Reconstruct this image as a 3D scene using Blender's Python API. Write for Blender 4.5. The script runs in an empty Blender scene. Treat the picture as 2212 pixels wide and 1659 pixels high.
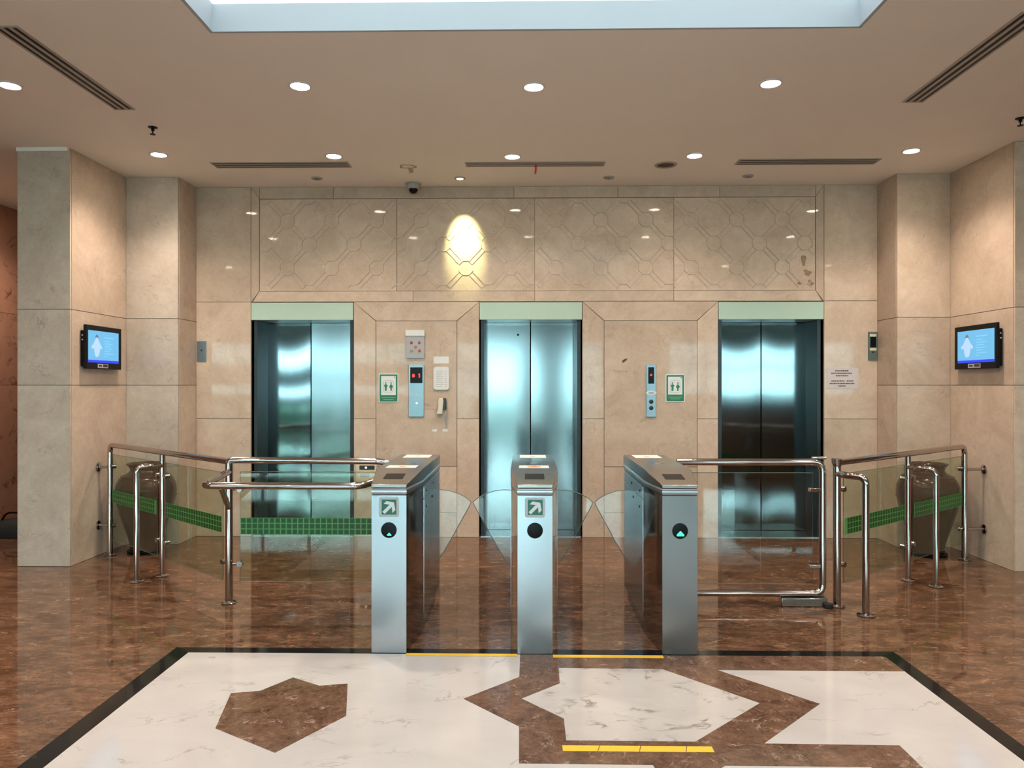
import bpy, bmesh, math, random
from mathutils import Vector, Matrix
random.seed(4)
sc = bpy.context.scene
COL = sc.collection

# ------------------------------------------------------------------ camera, world, exposure
cam_d = bpy.data.cameras.new('camera')
cam = bpy.data.objects.new('camera', cam_d)
COL.objects.link(cam)
cam.location = (0, 0, 1.5)
cam.rotation_euler = (math.radians(90), 0, math.atan(27/1600))
cam_d.sensor_width = 36
cam_d.lens = 36*1600/2212
cam_d.shift_y = 2.5/2212
cam_d.clip_start = 0.05
sc.camera = cam

world = bpy.data.worlds.new('world')
sc.world = world
world.use_nodes = True
wn = world.node_tree.nodes
wn['Background'].inputs[0].default_value = (0.80, 0.94, 1.0, 1)
wn['Background'].inputs[1].default_value = 10.0

sc.view_settings.view_transform = 'Standard'
sc.view_settings.look = 'None'
sc.view_settings.gamma = 1
sc.view_settings.use_curve_mapping = False
sc.view_settings.exposure = 0.58
DOWN_W = 67.0       # watts of one ceiling downlight
SKY_E = 1.45         # emission of the luminous skylight diffuser

# openings of the glazed front behind the viewer: x0, x1, z0, z1
FRONT = [(-10.5, -3.2, 0.15, 2.9), (-2.2, 0.15, 0.05, 2.9), (1.55, 2.5, 0.05, 2.9), (4.6, 10.5, 1.15, 2.9)]
YF = -9.0
for (x0, x1, z0, z1) in FRONT:          # daylight coming in through each front window
    ld = bpy.data.lights.new('daylight', 'AREA')
    ld.shape = 'RECTANGLE'; ld.size = x1-x0; ld.size_y = z1-z0
    ld.cycles.is_portal = True
    lo = bpy.data.objects.new('daylight', ld); COL.objects.link(lo)
    lo.location = ((x0+x1)/2, YF+0.1, (z0+z1)/2)
    lo.rotation_euler = (math.radians(90), 0, 0)

# ------------------------------------------------------------------ helpers
class MB:
    """collects shapes, builds one mesh"""
    def __init__(s, off=(0, 0, 0)):
        s.v = []; s.f = []; s.m = []; s.off = Vector(off); s.cur = 0
    def add(s, vs, fs):
        b = len(s.v)
        s.v += [Vector(v)-s.off for v in vs]
        s.f += [tuple(b+i for i in f) for f in fs]
        s.m += [s.cur]*len(fs)
        return s
    def box(s, x0, x1, y0, y1, z0, z1):
        vs = [(x, y, z) for z in (z0, z1) for y in (y0, y1) for x in (x0, x1)]
        return s.add(vs, [(0, 2, 3, 1), (4, 5, 7, 6), (0, 1, 5, 4), (2, 6, 7, 3), (0, 4, 6, 2), (1, 3, 7, 5)])
    def cbox(s, c, sx, sy, sz):
        return s.box(c[0]-sx/2, c[0]+sx/2, c[1]-sy/2, c[1]+sy/2, c[2]-sz/2, c[2]+sz/2)
    def prism(s, pts, ext):
        """closed polygon pts (3-D) extruded by vector ext"""
        n = len(pts); e = Vector(ext); P = [Vector(p) for p in pts]
        s.add(P+[p+e for p in P], [tuple(range(n))[::-1], tuple(range(n, 2*n))] +
              [(i, (i+1) % n, n+(i+1) % n, n+i) for i in range(n)])
        return s
    def face(s, pts):
        return s.add(pts, [tuple(range(len(pts)))])
    def loft(s, rings, cap=True):
        n = len(rings[0]); vs = [p for r in rings for p in r]; fs = []
        for k in range(len(rings)-1):
            for i in range(n):
                fs.append((k*n+i, k*n+(i+1) % n, (k+1)*n+(i+1) % n, (k+1)*n+i))
        if cap:
            fs.append(tuple(range(n))[::-1]); fs.append(tuple(range((len(rings)-1)*n, len(rings)*n)))
        return s.add(vs, fs)
    def lathe(s, prof, c=(0, 0, 0), n=40, axis='Z', cap=True):
        rings = []
        for r, h in prof:
            ring = []
            for i in range(n):
                a = 2*math.pi*i/n
                u, w = r*math.cos(a), r*math.sin(a)
                if axis == 'Z': p = (c[0]+u, c[1]+w, c[2]+h)
                elif axis == 'Y': p = (c[0]+u, c[1]-h, c[2]+w)     # h points towards the viewer side
                else: p = (c[0]+h, c[1]+u, c[2]+w)
                ring.append(p)
            rings.append(ring)
        return s.loft(rings, cap)
    def tube(s, pts, r, n=16, closed=False):
        P = [Vector(p) for p in pts]; rings = []; N = len(P)
        up = None
        for i in range(N):
            if closed: t = (P[(i+1) % N]-P[i-1])
            elif i == 0: t = P[1]-P[0]
            elif i == N-1: t = P[-1]-P[-2]
            else: t = (P[i+1]-P[i]).normalized()+(P[i]-P[i-1]).normalized()
            t.normalize()
            if up is None:
                up = Vector((0, 0, 1)) if abs(t.z) < .9 else Vector((1, 0, 0))
            a = (up-t*up.dot(t)).normalized(); up = a; b = t.cross(a)
            rings.append([P[i]+a*r*math.cos(2*math.pi*k/n)+b*r*math.sin(2*math.pi*k/n) for k in range(n)])
        if closed: rings.append(rings[0])
        return s.loft(rings, not closed)

def bend(pts, rad, seg=8):
    """round off the corners of a polyline"""
    P = [Vector(p) for p in pts]; out = [P[0]]
    for i in range(1, len(P)-1):
        a = (P[i-1]-P[i]); b = (P[i+1]-P[i])
        r = min(rad, a.length*.49, b.length*.49)
        a.normalize(); b.normalize()
        p0 = P[i]+a*r; p1 = P[i]+b*r
        for k in range(seg+1):
            t = k/seg
            out.append(p0*(1-t)**2+P[i]*2*t*(1-t)+p1*t*t)
    out.append(P[-1])
    return out

def build(mb, name, mats, parent=None, loc=None, bevel=0, smooth=40):
    me = bpy.data.meshes.new(name)
    me.from_pydata([tuple(v) for v in mb.v], [], mb.f)
    if not isinstance(mats, (list, tuple)): mats = [mats]
    for m in mats: me.materials.append(m)
    for p, mi in zip(me.polygons, mb.m): p.material_index = mi
    bm = bmesh.new(); bm.from_mesh(me); bmesh.ops.recalc_face_normals(bm, faces=bm.faces); bm.to_mesh(me); bm.free()
    me.shade_smooth(); me.set_sharp_from_angle(angle=math.radians(smooth))
    o = bpy.data.objects.new(name, me); COL.objects.link(o)
    if parent: o.parent = parent
    if loc: o.location = loc
    if bevel:
        b = o.modifiers.new('bevel', 'BEVEL'); b.width = bevel; b.segments = 3; b.limit_method = 'ANGLE'; b.angle_limit = math.radians(40)
    return o

def tag(o, label=None, cat=None, group=None, kind=None):
    if label: o['label'] = label
    if cat: o['category'] = cat
    if group: o['group'] = group
    if kind: o['kind'] = kind
    return o

def thing(name, loc, label, cat, group=None, kind=None, rz=0):
    o = bpy.data.objects.new(name, None); COL.objects.link(o)
    o.location = loc; o.rotation_euler = (0, 0, rz); o.empty_display_size = .1
    return tag(o, label, cat, group, kind)

def copy_tree(o, parent=None):
    c = o.copy(); COL.objects.link(c); c.parent = parent
    for ch in list(o.children): copy_tree(ch, c)
    return c

# ------------------------------------------------------------------ materials
def new_mat(name):
    m = bpy.data.materials.new(name); m.use_nodes = True
    nt = m.node_tree; return m, nt, nt.nodes['Principled BSDF']
def plain(name, col, rough=.5, metal=0, **k):
    m, nt, p = new_mat(name)
    n = nt.nodes.new('ShaderNodeTexNoise'); n.inputs['Scale'].default_value = k.get('scale', 18); n.inputs['Detail'].default_value = 4
    mx = nt.nodes.new('ShaderNodeMix'); mx.data_type = 'RGBA'; v = k.get('var', .06)
    mx.inputs[6].default_value = (*[c*(1-v) for c in col], 1); mx.inputs[7].default_value = (*[min(1, c*(1+v)) for c in col], 1)
    tc = nt.nodes.new('ShaderNodeTexCoord')
    nt.links.new(tc.outputs['Object'], n.inputs['Vector'])
    nt.links.new(n.outputs[0], mx.inputs[0]); nt.links.new(mx.outputs[2], p.inputs['Base Color'])
    p.inputs['Roughness'].default_value = rough; p.inputs['Metallic'].default_value = metal
    return m
def emit(name, col, s):
    m, nt, p = new_mat(name)
    p.inputs['Base Color'].default_value = (*[c*.2 for c in col], 1)
    p.inputs['Emission Color'].default_value = (*col, 1); p.inputs['Emission Strength'].default_value = s
    return m
def ramp(nt, stops):
    r = nt.nodes.new('ShaderNodeValToRGB'); e = r.color_ramp.elements
    e[0].position, e[0].color = stops[0][0], (*stops[0][1], 1)
    e[1].position, e[1].color = stops[-1][0], (*stops[-1][1], 1)
    for p, c in stops[1:-1]:
        x = e.new(p); x.color = (*c, 1)
    return r
def noise(nt, vec, scale, detail=6, dist=0, rough=.55):
    n = nt.nodes.new('ShaderNodeTexNoise'); n.inputs['Scale'].default_value = scale; n.inputs['Detail'].default_value = detail
    n.inputs['Distortion'].default_value = dist; n.inputs['Roughness'].default_value = rough
    nt.links.new(vec, n.inputs['Vector']); return n.outputs[0]
def mixc(nt, fac, a, b, mode='MIX'):
    m = nt.nodes.new('ShaderNodeMix'); m.data_type = 'RGBA'; m.blend_type = mode
    for s, v in ((0, fac), (6, a), (7, b)):
        if isinstance(v, (int, float)): m.inputs[s].default_value = v
        elif isinstance(v, tuple): m.inputs[s].default_value = (*v, 1)
        else: nt.links.new(v, m.inputs[s])
    return m.outputs[2]
def marble(name, lo, hi, vein, spot, scale=1.0, rough=.1, island=True, veinw=.03, tint=.12, vs=1.6, stretch=(1, 1, 1), spotamt=.72, vdist=1.6, fs=7.5, dt=.62, ior=0, bs=1.3, rl=(.3, .7), grain=0):
    m, nt, p = new_mat(name)
    tc = nt.nodes.new('ShaderNodeTexCoord')
    mp = nt.nodes.new('ShaderNodeMapping'); mp.inputs['Scale'].default_value = stretch
    nt.links.new(tc.outputs['Object'], mp.inputs[0]); vec = mp.outputs[0]
    g = nt.nodes.new('ShaderNodeNewGeometry')
    if island:
        cb = nt.nodes.new('ShaderNodeVectorMath'); cb.operation = 'MULTIPLY_ADD'
        cx = nt.nodes.new('ShaderNodeCombineXYZ')
        for i, k in enumerate((37, 91, 53)):
            mm = nt.nodes.new('ShaderNodeMath'); mm.operation = 'MULTIPLY'; mm.inputs[1].default_value = k
            nt.links.new(g.outputs['Random Per Island'], mm.inputs[0]); nt.links.new(mm.outputs[0], cx.inputs[i])
        nt.links.new(vec, cb.inputs[0]); cb.inputs[1].default_value = (1, 1, 1); nt.links.new(cx.outputs[0], cb.inputs[2])
        vec = cb.outputs[0]
    r1 = ramp(nt, [(rl[0], lo), (rl[1], hi)]); nt.links.new(noise(nt, vec, bs*scale, 10, .6, dt), r1.inputs[0])
    base = r1.outputs[0]
    if grain:
        rg = ramp(nt, [(.35, (1-grain,)*3), (.65, (1, 1, 1))]); nt.links.new(noise(nt, vec, 11*scale, 8, .5, .75), rg.inputs[0])
        base = mixc(nt, 1.0, base, rg.outputs[0], 'MULTIPLY')
    # fine veins: narrow band of a distorted noise
    nv = noise(nt, vec, vs*scale, 8, vdist, .6)
    r2 = ramp(nt, [(.5-veinw, (0, 0, 0)), (.5, (1, 1, 1)), (.5+veinw, (0, 0, 0))]); nt.links.new(nv, r2.inputs[0])
    n3 = noise(nt, vec, 3.1*scale, 3)
    r3 = ramp(nt, [(.48, (0, 0, 0)), (.66, (1, 1, 1))]); nt.links.new(n3, r3.inputs[0])
    vm = nt.nodes.new('ShaderNodeMath'); vm.operation = 'MULTIPLY'
    nt.links.new(r2.outputs[0], vm.inputs[0]); nt.links.new(r3.outputs[0], vm.inputs[1])
    c = mixc(nt, vm.outputs[0], base, vein)
    n4 = noise(nt, vec, fs*scale, 6, .4, .7)
    r4 = ramp(nt, [(spotamt-.04, (0, 0, 0)), (spotamt+.06, (1, 1, 1))]); nt.links.new(n4, r4.inputs[0])
    c = mixc(nt, r4.outputs[0], c, spot)
    if island:
        mr = nt.nodes.new('ShaderNodeMapRange'); mr.inputs[3].default_value = 1-tint; mr.inputs[4].default_value = 1+tint*.5
        nt.links.new(g.outputs['Random Per Island'], mr.inputs[0])
        hs = nt.nodes.new('ShaderNodeHueSaturation'); nt.links.new(mr.outputs[0], hs.inputs['Value']); nt.links.new(c, hs.inputs['Color'])
        c = hs.outputs[0]
    nt.links.new(c, p.inputs['Base Color'])
    p.inputs['Roughness'].default_value = rough
    if ior: p.inputs['IOR'].default_value = ior
    return m

M = {}
M['marble'] = marble('beige_marble', (.52, .395, .30), (.75, .60, .475), (.44, .32, .24), (.40, .27, .19), scale=1.7, rough=.045, veinw=.010, spotamt=.72, dt=.76, fs=9, ior=1.24, grain=.10)
M['marble_grey'] = marble('pale_marble', (.50, .415, .335), (.70, .60, .51), (.38, .31, .26), (.38, .30, .24), scale=1.7, rough=.05, veinw=.012, spotamt=.74, dt=.76, fs=9, ior=1.28, grain=.12)
M['grout'] = plain('grout', (.26, .19, .14), .9)
M['brown'] = marble('brown_marble_floor', (.060, .025, .013), (.33, .175, .10), (.42, .27, .18), (.36, .21, .13), scale=4.2, rough=.045, island=False, veinw=.012, vs=1.4, spotamt=.70, stretch=(.5, 1, 1), fs=6, dt=.75, vdist=1.0, bs=2.2, rl=(.33, .70), grain=.55)
M['brown_in'] = marble('brown_marble_inlay', (.075, .036, .021), (.30, .17, .11), (.46, .32, .24), (.36, .22, .15), grain=.4, bs=2.2, scale=4.2, rough=.09, island=False, veinw=.016, spotamt=.73, dt=.8, fs=6, vdist=.8)
M['white'] = marble('white_marble', (.53, .50, .485), (.62, .59, .57), (.36, .33, .31), (.56, .51, .47), scale=1.3, rough=.08, island=False, veinw=.010, spotamt=.80, vdist=.5, stretch=(.8, 1.3, 1))
M['white_veined'] = marble('white_marble_veined', (.49, .46, .435), (.60, .565, .53), (.20, .18, .165), (.48, .44, .40), scale=2.6, rough=.08, island=False, veinw=.035, spotamt=.74, vdist=.8, stretch=(.7, 1, 1))
M['black_stone'] = marble('black_stone', (.006, .006, .006), (.012, .011, .011), (.05, .05, .05), (.02, .02, .02), scale=2, rough=.08, island=False, veinw=.01)
M['black_stone'].node_tree.nodes['Principled BSDF'].inputs['IOR'].default_value = 1.28
M['wall_dark'] = marble('red_brown_marble', (.36, .17, .11), (.46, .24, .16), (.12, .05, .03), (.12, .05, .03), scale=1.5, rough=.1)
M['ceiling'] = plain('ceiling_paint', (.90, .85, .785), .85, var=.03, scale=2)
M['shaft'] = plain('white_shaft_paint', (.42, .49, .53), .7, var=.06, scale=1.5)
M['render'] = plain('plain_plaster', (.45, .40, .35), .8)
M['dark_frame'] = plain('dark_steel', (.018, .019, .021), .32, .2)
M['black_plastic'] = plain('black_plastic', (.004, .004, .005), .3)
M['black_plastic'].node_tree.nodes['Principled BSDF'].inputs['IOR'].default_value = 1.25
M['black_rubber'] = plain('black_rubber', (.012, .012, .012), .7)
M['white_plastic'] = plain('white_plastic', (.72, .71, .69), .4)
M['cream_plastic'] = plain('cream_plastic', (.70, .62, .50), .4)
M['grey_plastic'] = plain('grey_plastic', (.40, .38, .38), .4)
M['paper'] = plain('paper', (.62, .57, .53), .8)
M['paper_pink'] = plain('paper_violet', (.62, .55, .55), .7)
M['orange_print'] = plain('orange_print', (.85, .32, .14), .7)
M['peach_print'] = plain('peach_print', (.80, .58, .44), .7)
M['ink'] = plain('ink', (.06, .04, .04), .8)
M['green_sign'] = plain('sign_green', (.01, .16, .07), .35)
M['green_dark'] = plain('arrow_sign_green', (.008, .12, .08), .3)
M['sign_white'] = plain('sign_white', (.72, .74, .72), .4)
M['sign_grey'] = plain('sign_grey', (.50, .50, .50), .35)
M['yellow'] = plain('yellow_tape', (.85, .53, .03), .5)
M['red'] = plain('red_ribbon', (.45, .01, .02), .6)
M['lintel'] = plain('mint_panel', (.46, .60, .50), .15, var=.03)
M['lamp_on'] = emit('lamp_glow', (1.0, .88, .70), 70)
M['lamp_low'] = emit('dim_lamp_glow', (1.0, .9, .7), 3.0)
M['skylight'] = emit('skylight_glow', (.93, .97, 1.0), SKY_E)
M['green_led'] = emit('green_led', (.05, .9, .5), 1.3)
M['red_led'] = emit('red_led', (1, .06, .05), .9)
M['white_led'] = emit('white_led', (1, .93, .75), .9)
M['screen_blue'] = emit('screen_blue', (.12, .38, .62), .85)
M['screen_pale'] = emit('screen_pale', (.36, .52, .72), .85)
M['screen_text'] = emit('screen_text', (.17, .48, .80), .85)
M['screen_bar'] = emit('screen_bar', (.02, .04, .75), .9)
M['screen_dark'] = emit('screen_dark', (.10, .14, .2), .8)
M['stain'] = plain('ceiling_stain', (.42, .34, .24), .9)

def steel(name, col, rough, aniso=0, rot=0, scratch=0):
    m, nt, p = new_mat(name)
    p.inputs['Metallic'].default_value = 1; p.inputs['Roughness'].default_value = rough
    p.inputs['Anisotropic'].default_value = aniso; p.inputs['Anisotropic Rotation'].default_value = rot
    tc = nt.nodes.new('ShaderNodeTexCoord')
    mp = nt.nodes.new('ShaderNodeMapping'); mp.inputs['Scale'].default_value = (10, 10, .5)
    nt.links.new(tc.outputs['Object'], mp.inputs[0])
    n = noise(nt, mp.outputs[0], 4, 4)
    c = mixc(nt, n, tuple(x*.93 for x in col), tuple(min(1, x*1.05) for x in col))
    nt.links.new(c, p.inputs['Base Color'])
    if aniso:
        t = nt.nodes.new('ShaderNodeCombineXYZ'); t.inputs[0].default_value = 1.0
        nt.links.new(t.outputs[0], p.inputs['Tangent'])
    return m
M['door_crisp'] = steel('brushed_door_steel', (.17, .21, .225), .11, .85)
M['door_dim'] = steel('brushed_door_steel_dim', (.115, .145, .152), .11, .85)  # same steel, the right lift's dimmer reflections put into a darker base
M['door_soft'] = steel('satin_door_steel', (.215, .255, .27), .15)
M['brushed'] = steel('brushed_steel', (.43, .47, .51), .24)
M['brushed_top'] = steel('satin_steel_top', (.40, .385, .37), .22)
M['body_steel'] = steel('side_steel', (.34, .29, .27), .09)
M['panel_steel'] = steel('panel_steel', (.44, .50, .56), .17)
M['grey_steel'] = steel('grey_satin_steel', (.26, .255, .26), .26)
M['polished'] = steel('polished_steel', (.50, .455, .435), .09)
M['plate'] = steel('plate_steel', (.28, .35, .39), .36)
M['chrome_dark'] = steel('dark_chrome', (.35, .33, .32), .15)

def glass(name, tint, fac=.08, gloss=.02):
    m = bpy.data.materials.new(name); m.use_nodes = True; nt = m.node_tree
    for n in list(nt.nodes): nt.nodes.remove(n)
    o = nt.nodes.new('ShaderNodeOutputMaterial'); t = nt.nodes.new('ShaderNodeBsdfTransparent'); g = nt.nodes.new('ShaderNodeBsdfGlossy')
    t.inputs[0].default_value = (*tint, 1); g.inputs['Roughness'].default_value = gloss; g.inputs[0].default_value = (.9, .95, .95, 1)
    lw = nt.nodes.new('ShaderNodeLayerWeight'); lw.inputs[0].default_value = .5
    pw = nt.nodes.new('ShaderNodeMath'); pw.operation = 'POWER'; pw.inputs[1].default_value = 4
    nt.links.new(lw.outputs['Facing'], pw.inputs[0])
    ad = nt.nodes.new('ShaderNodeMath'); ad.operation = 'MULTIPLY_ADD'; ad.inputs[1].default_value = .3; ad.inputs[2].default_value = fac*.35
    mx = nt.nodes.new('ShaderNodeMixShader')
    nt.links.new(pw.outputs[0], ad.inputs[0]); nt.links.new(ad.outputs[0], mx.inputs[0]); nt.links.new(t.outputs[0], mx.inputs[1]); nt.links.new(g.outputs[0], mx.inputs[2])
    nt.links.new(mx.outputs[0], o.inputs[0]); return m
M['glass'] = glass('green_grey_glass', (.84, .89, .82))
M['glass_clear'] = glass('clear_glass', (.93, .94, .93))
M['glass_edge'] = plain('glass_edge', (.12, .17, .14), .2)
M['glass_front'] = glass('front_glass', (.80, .93, .92), .05)
def film(name, col, a):
    m = bpy.data.materials.new(name); m.use_nodes = True; nt = m.node_tree; p = nt.nodes['Principled BSDF']
    p.inputs['Base Color'].default_value = (*col, 1); p.inputs['Alpha'].default_value = a; p.inputs['Roughness'].default_value = .4; return m
M['film'] = film('green_film', (.12, .42, .12), .7)
M['film_dark'] = film('green_film_square', (.005, .075, .010), .97)

def ceramic():
    m, nt, p = new_mat('brown_glaze')
    tc = nt.nodes.new('ShaderNodeTexCoord')
    n = noise(nt, tc.outputs['Object'], 6, 6, .5)
    r = ramp(nt, [(.3, (.036, .010, .006)), (.7, (.062, .018, .011))]); nt.links.new(n, r.inputs[0])
    nt.links.new(r.outputs[0], p.inputs['Base Color']); p.inputs['Roughness'].default_value = .2; p.inputs['IOR'].default_value = 1.35
    p.inputs['Coat Weight'].default_value = .15; p.inputs['Coat Roughness'].default_value = .08
    return m
M['urn'] = ceramic()

# ------------------------------------------------------------------ the setting
CZ = 3.46           # ceiling height
YW = 7.30           # lift wall
G = .0025           # half joint width

# floor: one slab with flush stone inlays
fl = MB(); fl.box(-11, 11, YF-.3, 12, -.2, 0)
def layer(pts, z, mi):
    fl.cur = mi; fl.prism([(x, y, z-.0006) for x, y in pts], (0, 0, .0006)); fl.cur = 0
XL, XR, YB = -1.99, 2.075, 4.205
layer([(XL, -1.5), (XR, -1.5), (XR, YB), (XL, YB)], .0006, 1)
IL, IR, IB = -1.885, 1.99, 4.122
layer([(IL, -1.4), (IR, -1.4), (IR, IB), (IL, IB)], .0012, 2)
layer([(-.024, IB), (IR, IB), (IR, 3.912), (1.015, 3.914), (1.389, 3.507), (1.002, 3.115), (1.56, 3.108), (1.56, 1.2), (1.36, 1.2), (1.36, 2.93),
       (.79, 2.93), (.55, 2.70), (.506, 2.932), (-.022, 2.934), (-.024, 3.252), (-.292, 3.535), (-.027, 3.804)], .0018, 3)
layer([(.181, 3.925), (.725, 3.922), (1.107, 3.508), (.718, 3.125), (.176, 3.128), (.177, 3.332), (-.013, 3.54), (.177, 3.724)], .0024, 4)
layer([(-1.428, 3.58), (-1.296, 3.61), (-1.187, 3.778), (-1.022, 3.676), (-.888, 3.706), (-.808, 3.343), (-1.017, 3.002), (-1.35, 3.212)], .0018, 3)
tag(build(fl, 'floor', [M['brown'], M['black_stone'], M['white'], M['brown_in'], M['white_veined']]), kind='structure')

# ceiling with the skylight recess
SX0, SX1, SY0, SY1 = -1.75, 1.848, .3, 4.10
ce = MB()
ce.box(-11, SX0, YF-.3, 12, CZ, CZ+.15); ce.box(SX1, 11, YF-.3, 12, CZ, CZ+.15)
ce.box(SX0, SX1, YF-.3, SY0, CZ, CZ+.15); ce.box(SX0, SX1, SY1, 12, CZ, CZ+.15)
tag(build(ce, 'ceiling', M['ceiling']), kind='structure')
sk = thing('window_1', ((SX0+SX1)/2, (SY0+SY1)/2, CZ), 'rectangular luminous skylight recessed in the ceiling', 'skylight', kind='structure')
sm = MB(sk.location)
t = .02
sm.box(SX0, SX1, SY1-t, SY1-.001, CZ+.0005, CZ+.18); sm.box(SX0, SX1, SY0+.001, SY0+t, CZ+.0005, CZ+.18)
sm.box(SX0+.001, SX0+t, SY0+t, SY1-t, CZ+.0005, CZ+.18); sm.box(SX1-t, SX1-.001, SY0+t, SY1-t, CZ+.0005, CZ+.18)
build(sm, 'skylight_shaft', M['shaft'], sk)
sd = MB(sk.location); sd.box(SX0+t, SX1-t, SY0+t, SY1-t, CZ+.155, CZ+.175)
build(sd, 'skylight_diffuser', M['skylight'], sk)

def slab_y(mb, x0, x1, z0, z1, y, th=.02, mi=0):       # slab facing the viewer, face at y
    mb.cur = mi; mb.box(x0+G, x1-G, y, y+th, z0+G, z1-G); mb.cur = 0
def poly_y(mb, pts, y, th=.02):
    cx = sum(p[0] for p in pts)/len(pts); cz = sum(p[1] for p in pts)/len(pts)
    mb.prism([(x+(G*1.2 if x < cx else -G*1.2), y, z+(G*1.2 if z < cz else -G*1.2)) for x, z in pts], (0, th, 0))
def slab_x(mb, y0, y1, z0, z1, x, sgn, th=.02, mi=0):  # slab on a wall facing sgn*x
    mb.cur = mi; mb.box(min(x, x-sgn*th), max(x, x-sgn*th), y0+G, y1-G, z0+G, z1-G); mb.cur = 0

LIFTS = [(-2.712, -1.690), (-.447, .569), (1.900, 2.931)]     # wall openings
LT = 2.32           # top of mint lintels
wb = MB()
TH = .02; BK = YW+TH
# grout backing and core, with the three openings left free
wb.cur = 1
edges = [-3.3, LIFTS[0][0], LIFTS[0][1], LIFTS[1][0], LIFTS[1][1], LIFTS[2][0], LIFTS[2][1], 3.5]
for a, b in zip(edges[::2], edges[1::2]): wb.box(a, b, BK-.004, YW+.9, 0, CZ)
for a, b in LIFTS: wb.box(a, b, BK-.004, YW+.9, LT, CZ)
wb.cur = 0
xa, xb = -3.26, 3.45
z1, z2 = 1.17, LT+.005
# side columns
for x0, x1 in ((xa, LIFTS[0][0]), (LIFTS[2][1], xb)):
    for za, zb in ((0, z1), (z1, z2), (z2, CZ)): slab_y(wb, x0, x1, za, zb, YW)
# two panels between lifts : outer mitred frame, joint at z1 and an inner panel
for (x0, x1), (i0, i1) in (((LIFTS[0][1], LIFTS[1][0]), (-1.469, -.667)), ((LIFTS[1][1], LIFTS[2][0]), (.783, 1.695))):
    ib, it = .697, 2.134
    slab_y(wb, i0, i1, ib, it, YW)
    poly_y(wb, [(x0, z2), (x1, z2), (i1, it), (i0, it)], YW)
    wb.prism([(x0+G, YW, z1+G), (i0-G, YW, z1+G), (i0-G, YW, it-G), (x0+G, YW, z2-2.4*G)], (0, TH, 0))
    wb.prism([(i1+G, YW, z1+G), (x1-G, YW, z1+G), (x1-G, YW, z2-2.4*G), (i1+G, YW, it-G)], (0, TH, 0))
    slab_y(wb, x0, i0, 0, z1, YW); slab_y(wb, i1, x1, 0, z1, YW)
    slab_y(wb, i0, i1, .245, ib, YW); slab_y(wb, i0, i1, 0, .245, YW)
# reveals of the lift openings
for a, b in LIFTS:
    slab_x(wb, BK, YW+.30, 0, LT-.18, a, 1, .012); slab_x(wb, BK, YW+.30, 0, LT-.18, b, -1, .012)
build_wall = tag(build(wb, 'wall_back', [M['marble'], M['grout']]), kind='structure')
# frieze: frame and carved panels
fx0, fx1, fz0, fz1 = -2.629, 2.85, 2.43, 3.345
tr = MB(); o0, o1 = LIFTS[0][0], LIFTS[2][1]
tr.prism([(o0+G, YW, z2+G), (fx0-G, YW, fz0), (fx0-G, YW, fz1), (o0+G, YW, CZ)], (0, TH, 0))
tr.prism([(o1-G, YW, z2+G), (fx1+G, YW, fz0), (fx1+G, YW, fz1), (o1-G, YW, CZ)], (0, TH, 0))
bx = [o0+.02, -1.1, 0.1, 1.467, o1-.02]
for i in range(4):
    a0, a1 = bx[i]+G, bx[i+1]-G
    b0, b1 = (fx0 if i == 0 else a0), (fx1 if i == 3 else a1)
    tr.prism([(a0, YW, z2+G), (a1, YW, z2+G), (b1, YW, fz0-G), (b0, YW, fz0-G)], (0, TH, 0))
tr.prism([(o0+2.5*G, YW, CZ), (fx0-.5*G, YW, fz1+G*1.5), (fx0-.5*G, YW, CZ)], (0, TH, 0))
tr.prism([(o1-2.5*G, YW, CZ), (fx1+.5*G, YW, fz1+G*1.5), (fx1+.5*G, YW, CZ)], (0, TH, 0))
tx = [fx0, -1.892, -.105, .919, 1.916, fx1]
for i in range(5):
    slab_y(tr, tx[i], tx[i+1], fz1, CZ, YW)
tag(build(tr, 'trim_1', M['marble']), kind='structure')
fr = MB()
px = [fx0, -1.263, .1, 1.468, fx1]
for i in range(4): slab_y(fr, px[i], px[i+1], fz0, fz1, YW+.008, .012)
pn = tag(build(fr, 'trim_2', M['marble']), kind='structure')
# strapwork relief carved on the frieze panels
la = MB(); yy = YW+.008
def strap(p, q, w=.008, h=.005):
    a = Vector((p[0], 0, p[1])); b = Vector((q[0], 0, q[1])); d = (b-a)
    if d.length < .004: return
    d.normalize(); n = Vector((-d.z, 0, d.x))*w/2
    c = [a-n, b-n, b+n, a+n]
    la.prism([(v.x, yy-h, v.z) for v in c], (0, h+.001, 0))
SX, SZ = .222, .235
def clipseg(p, q):
    lo = (fx0+.03, fz0+.02); hi = (fx1-.03, fz1-.02)
    t0, t1 = 0, 1
    for k in (0, 1):
        d = q[k]-p[k]
        for s_, b_ in ((-1, lo[k]), (1, hi[k])):
            pd = s_*d; qd = s_*(b_-p[k])
            if abs(pd) < 1e-9:
                if qd < 0: return None
            else:
                r_ = qd/pd
                if pd < 0: t0 = max(t0, r_)
                else: t1 = min(t1, r_)
    if t0 >= t1: return None
    f_ = lambda t: (p[0]+(q[0]-p[0])*t, p[1]+(q[1]-p[1])*t)
    return f_(t0), f_(t1)
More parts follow.
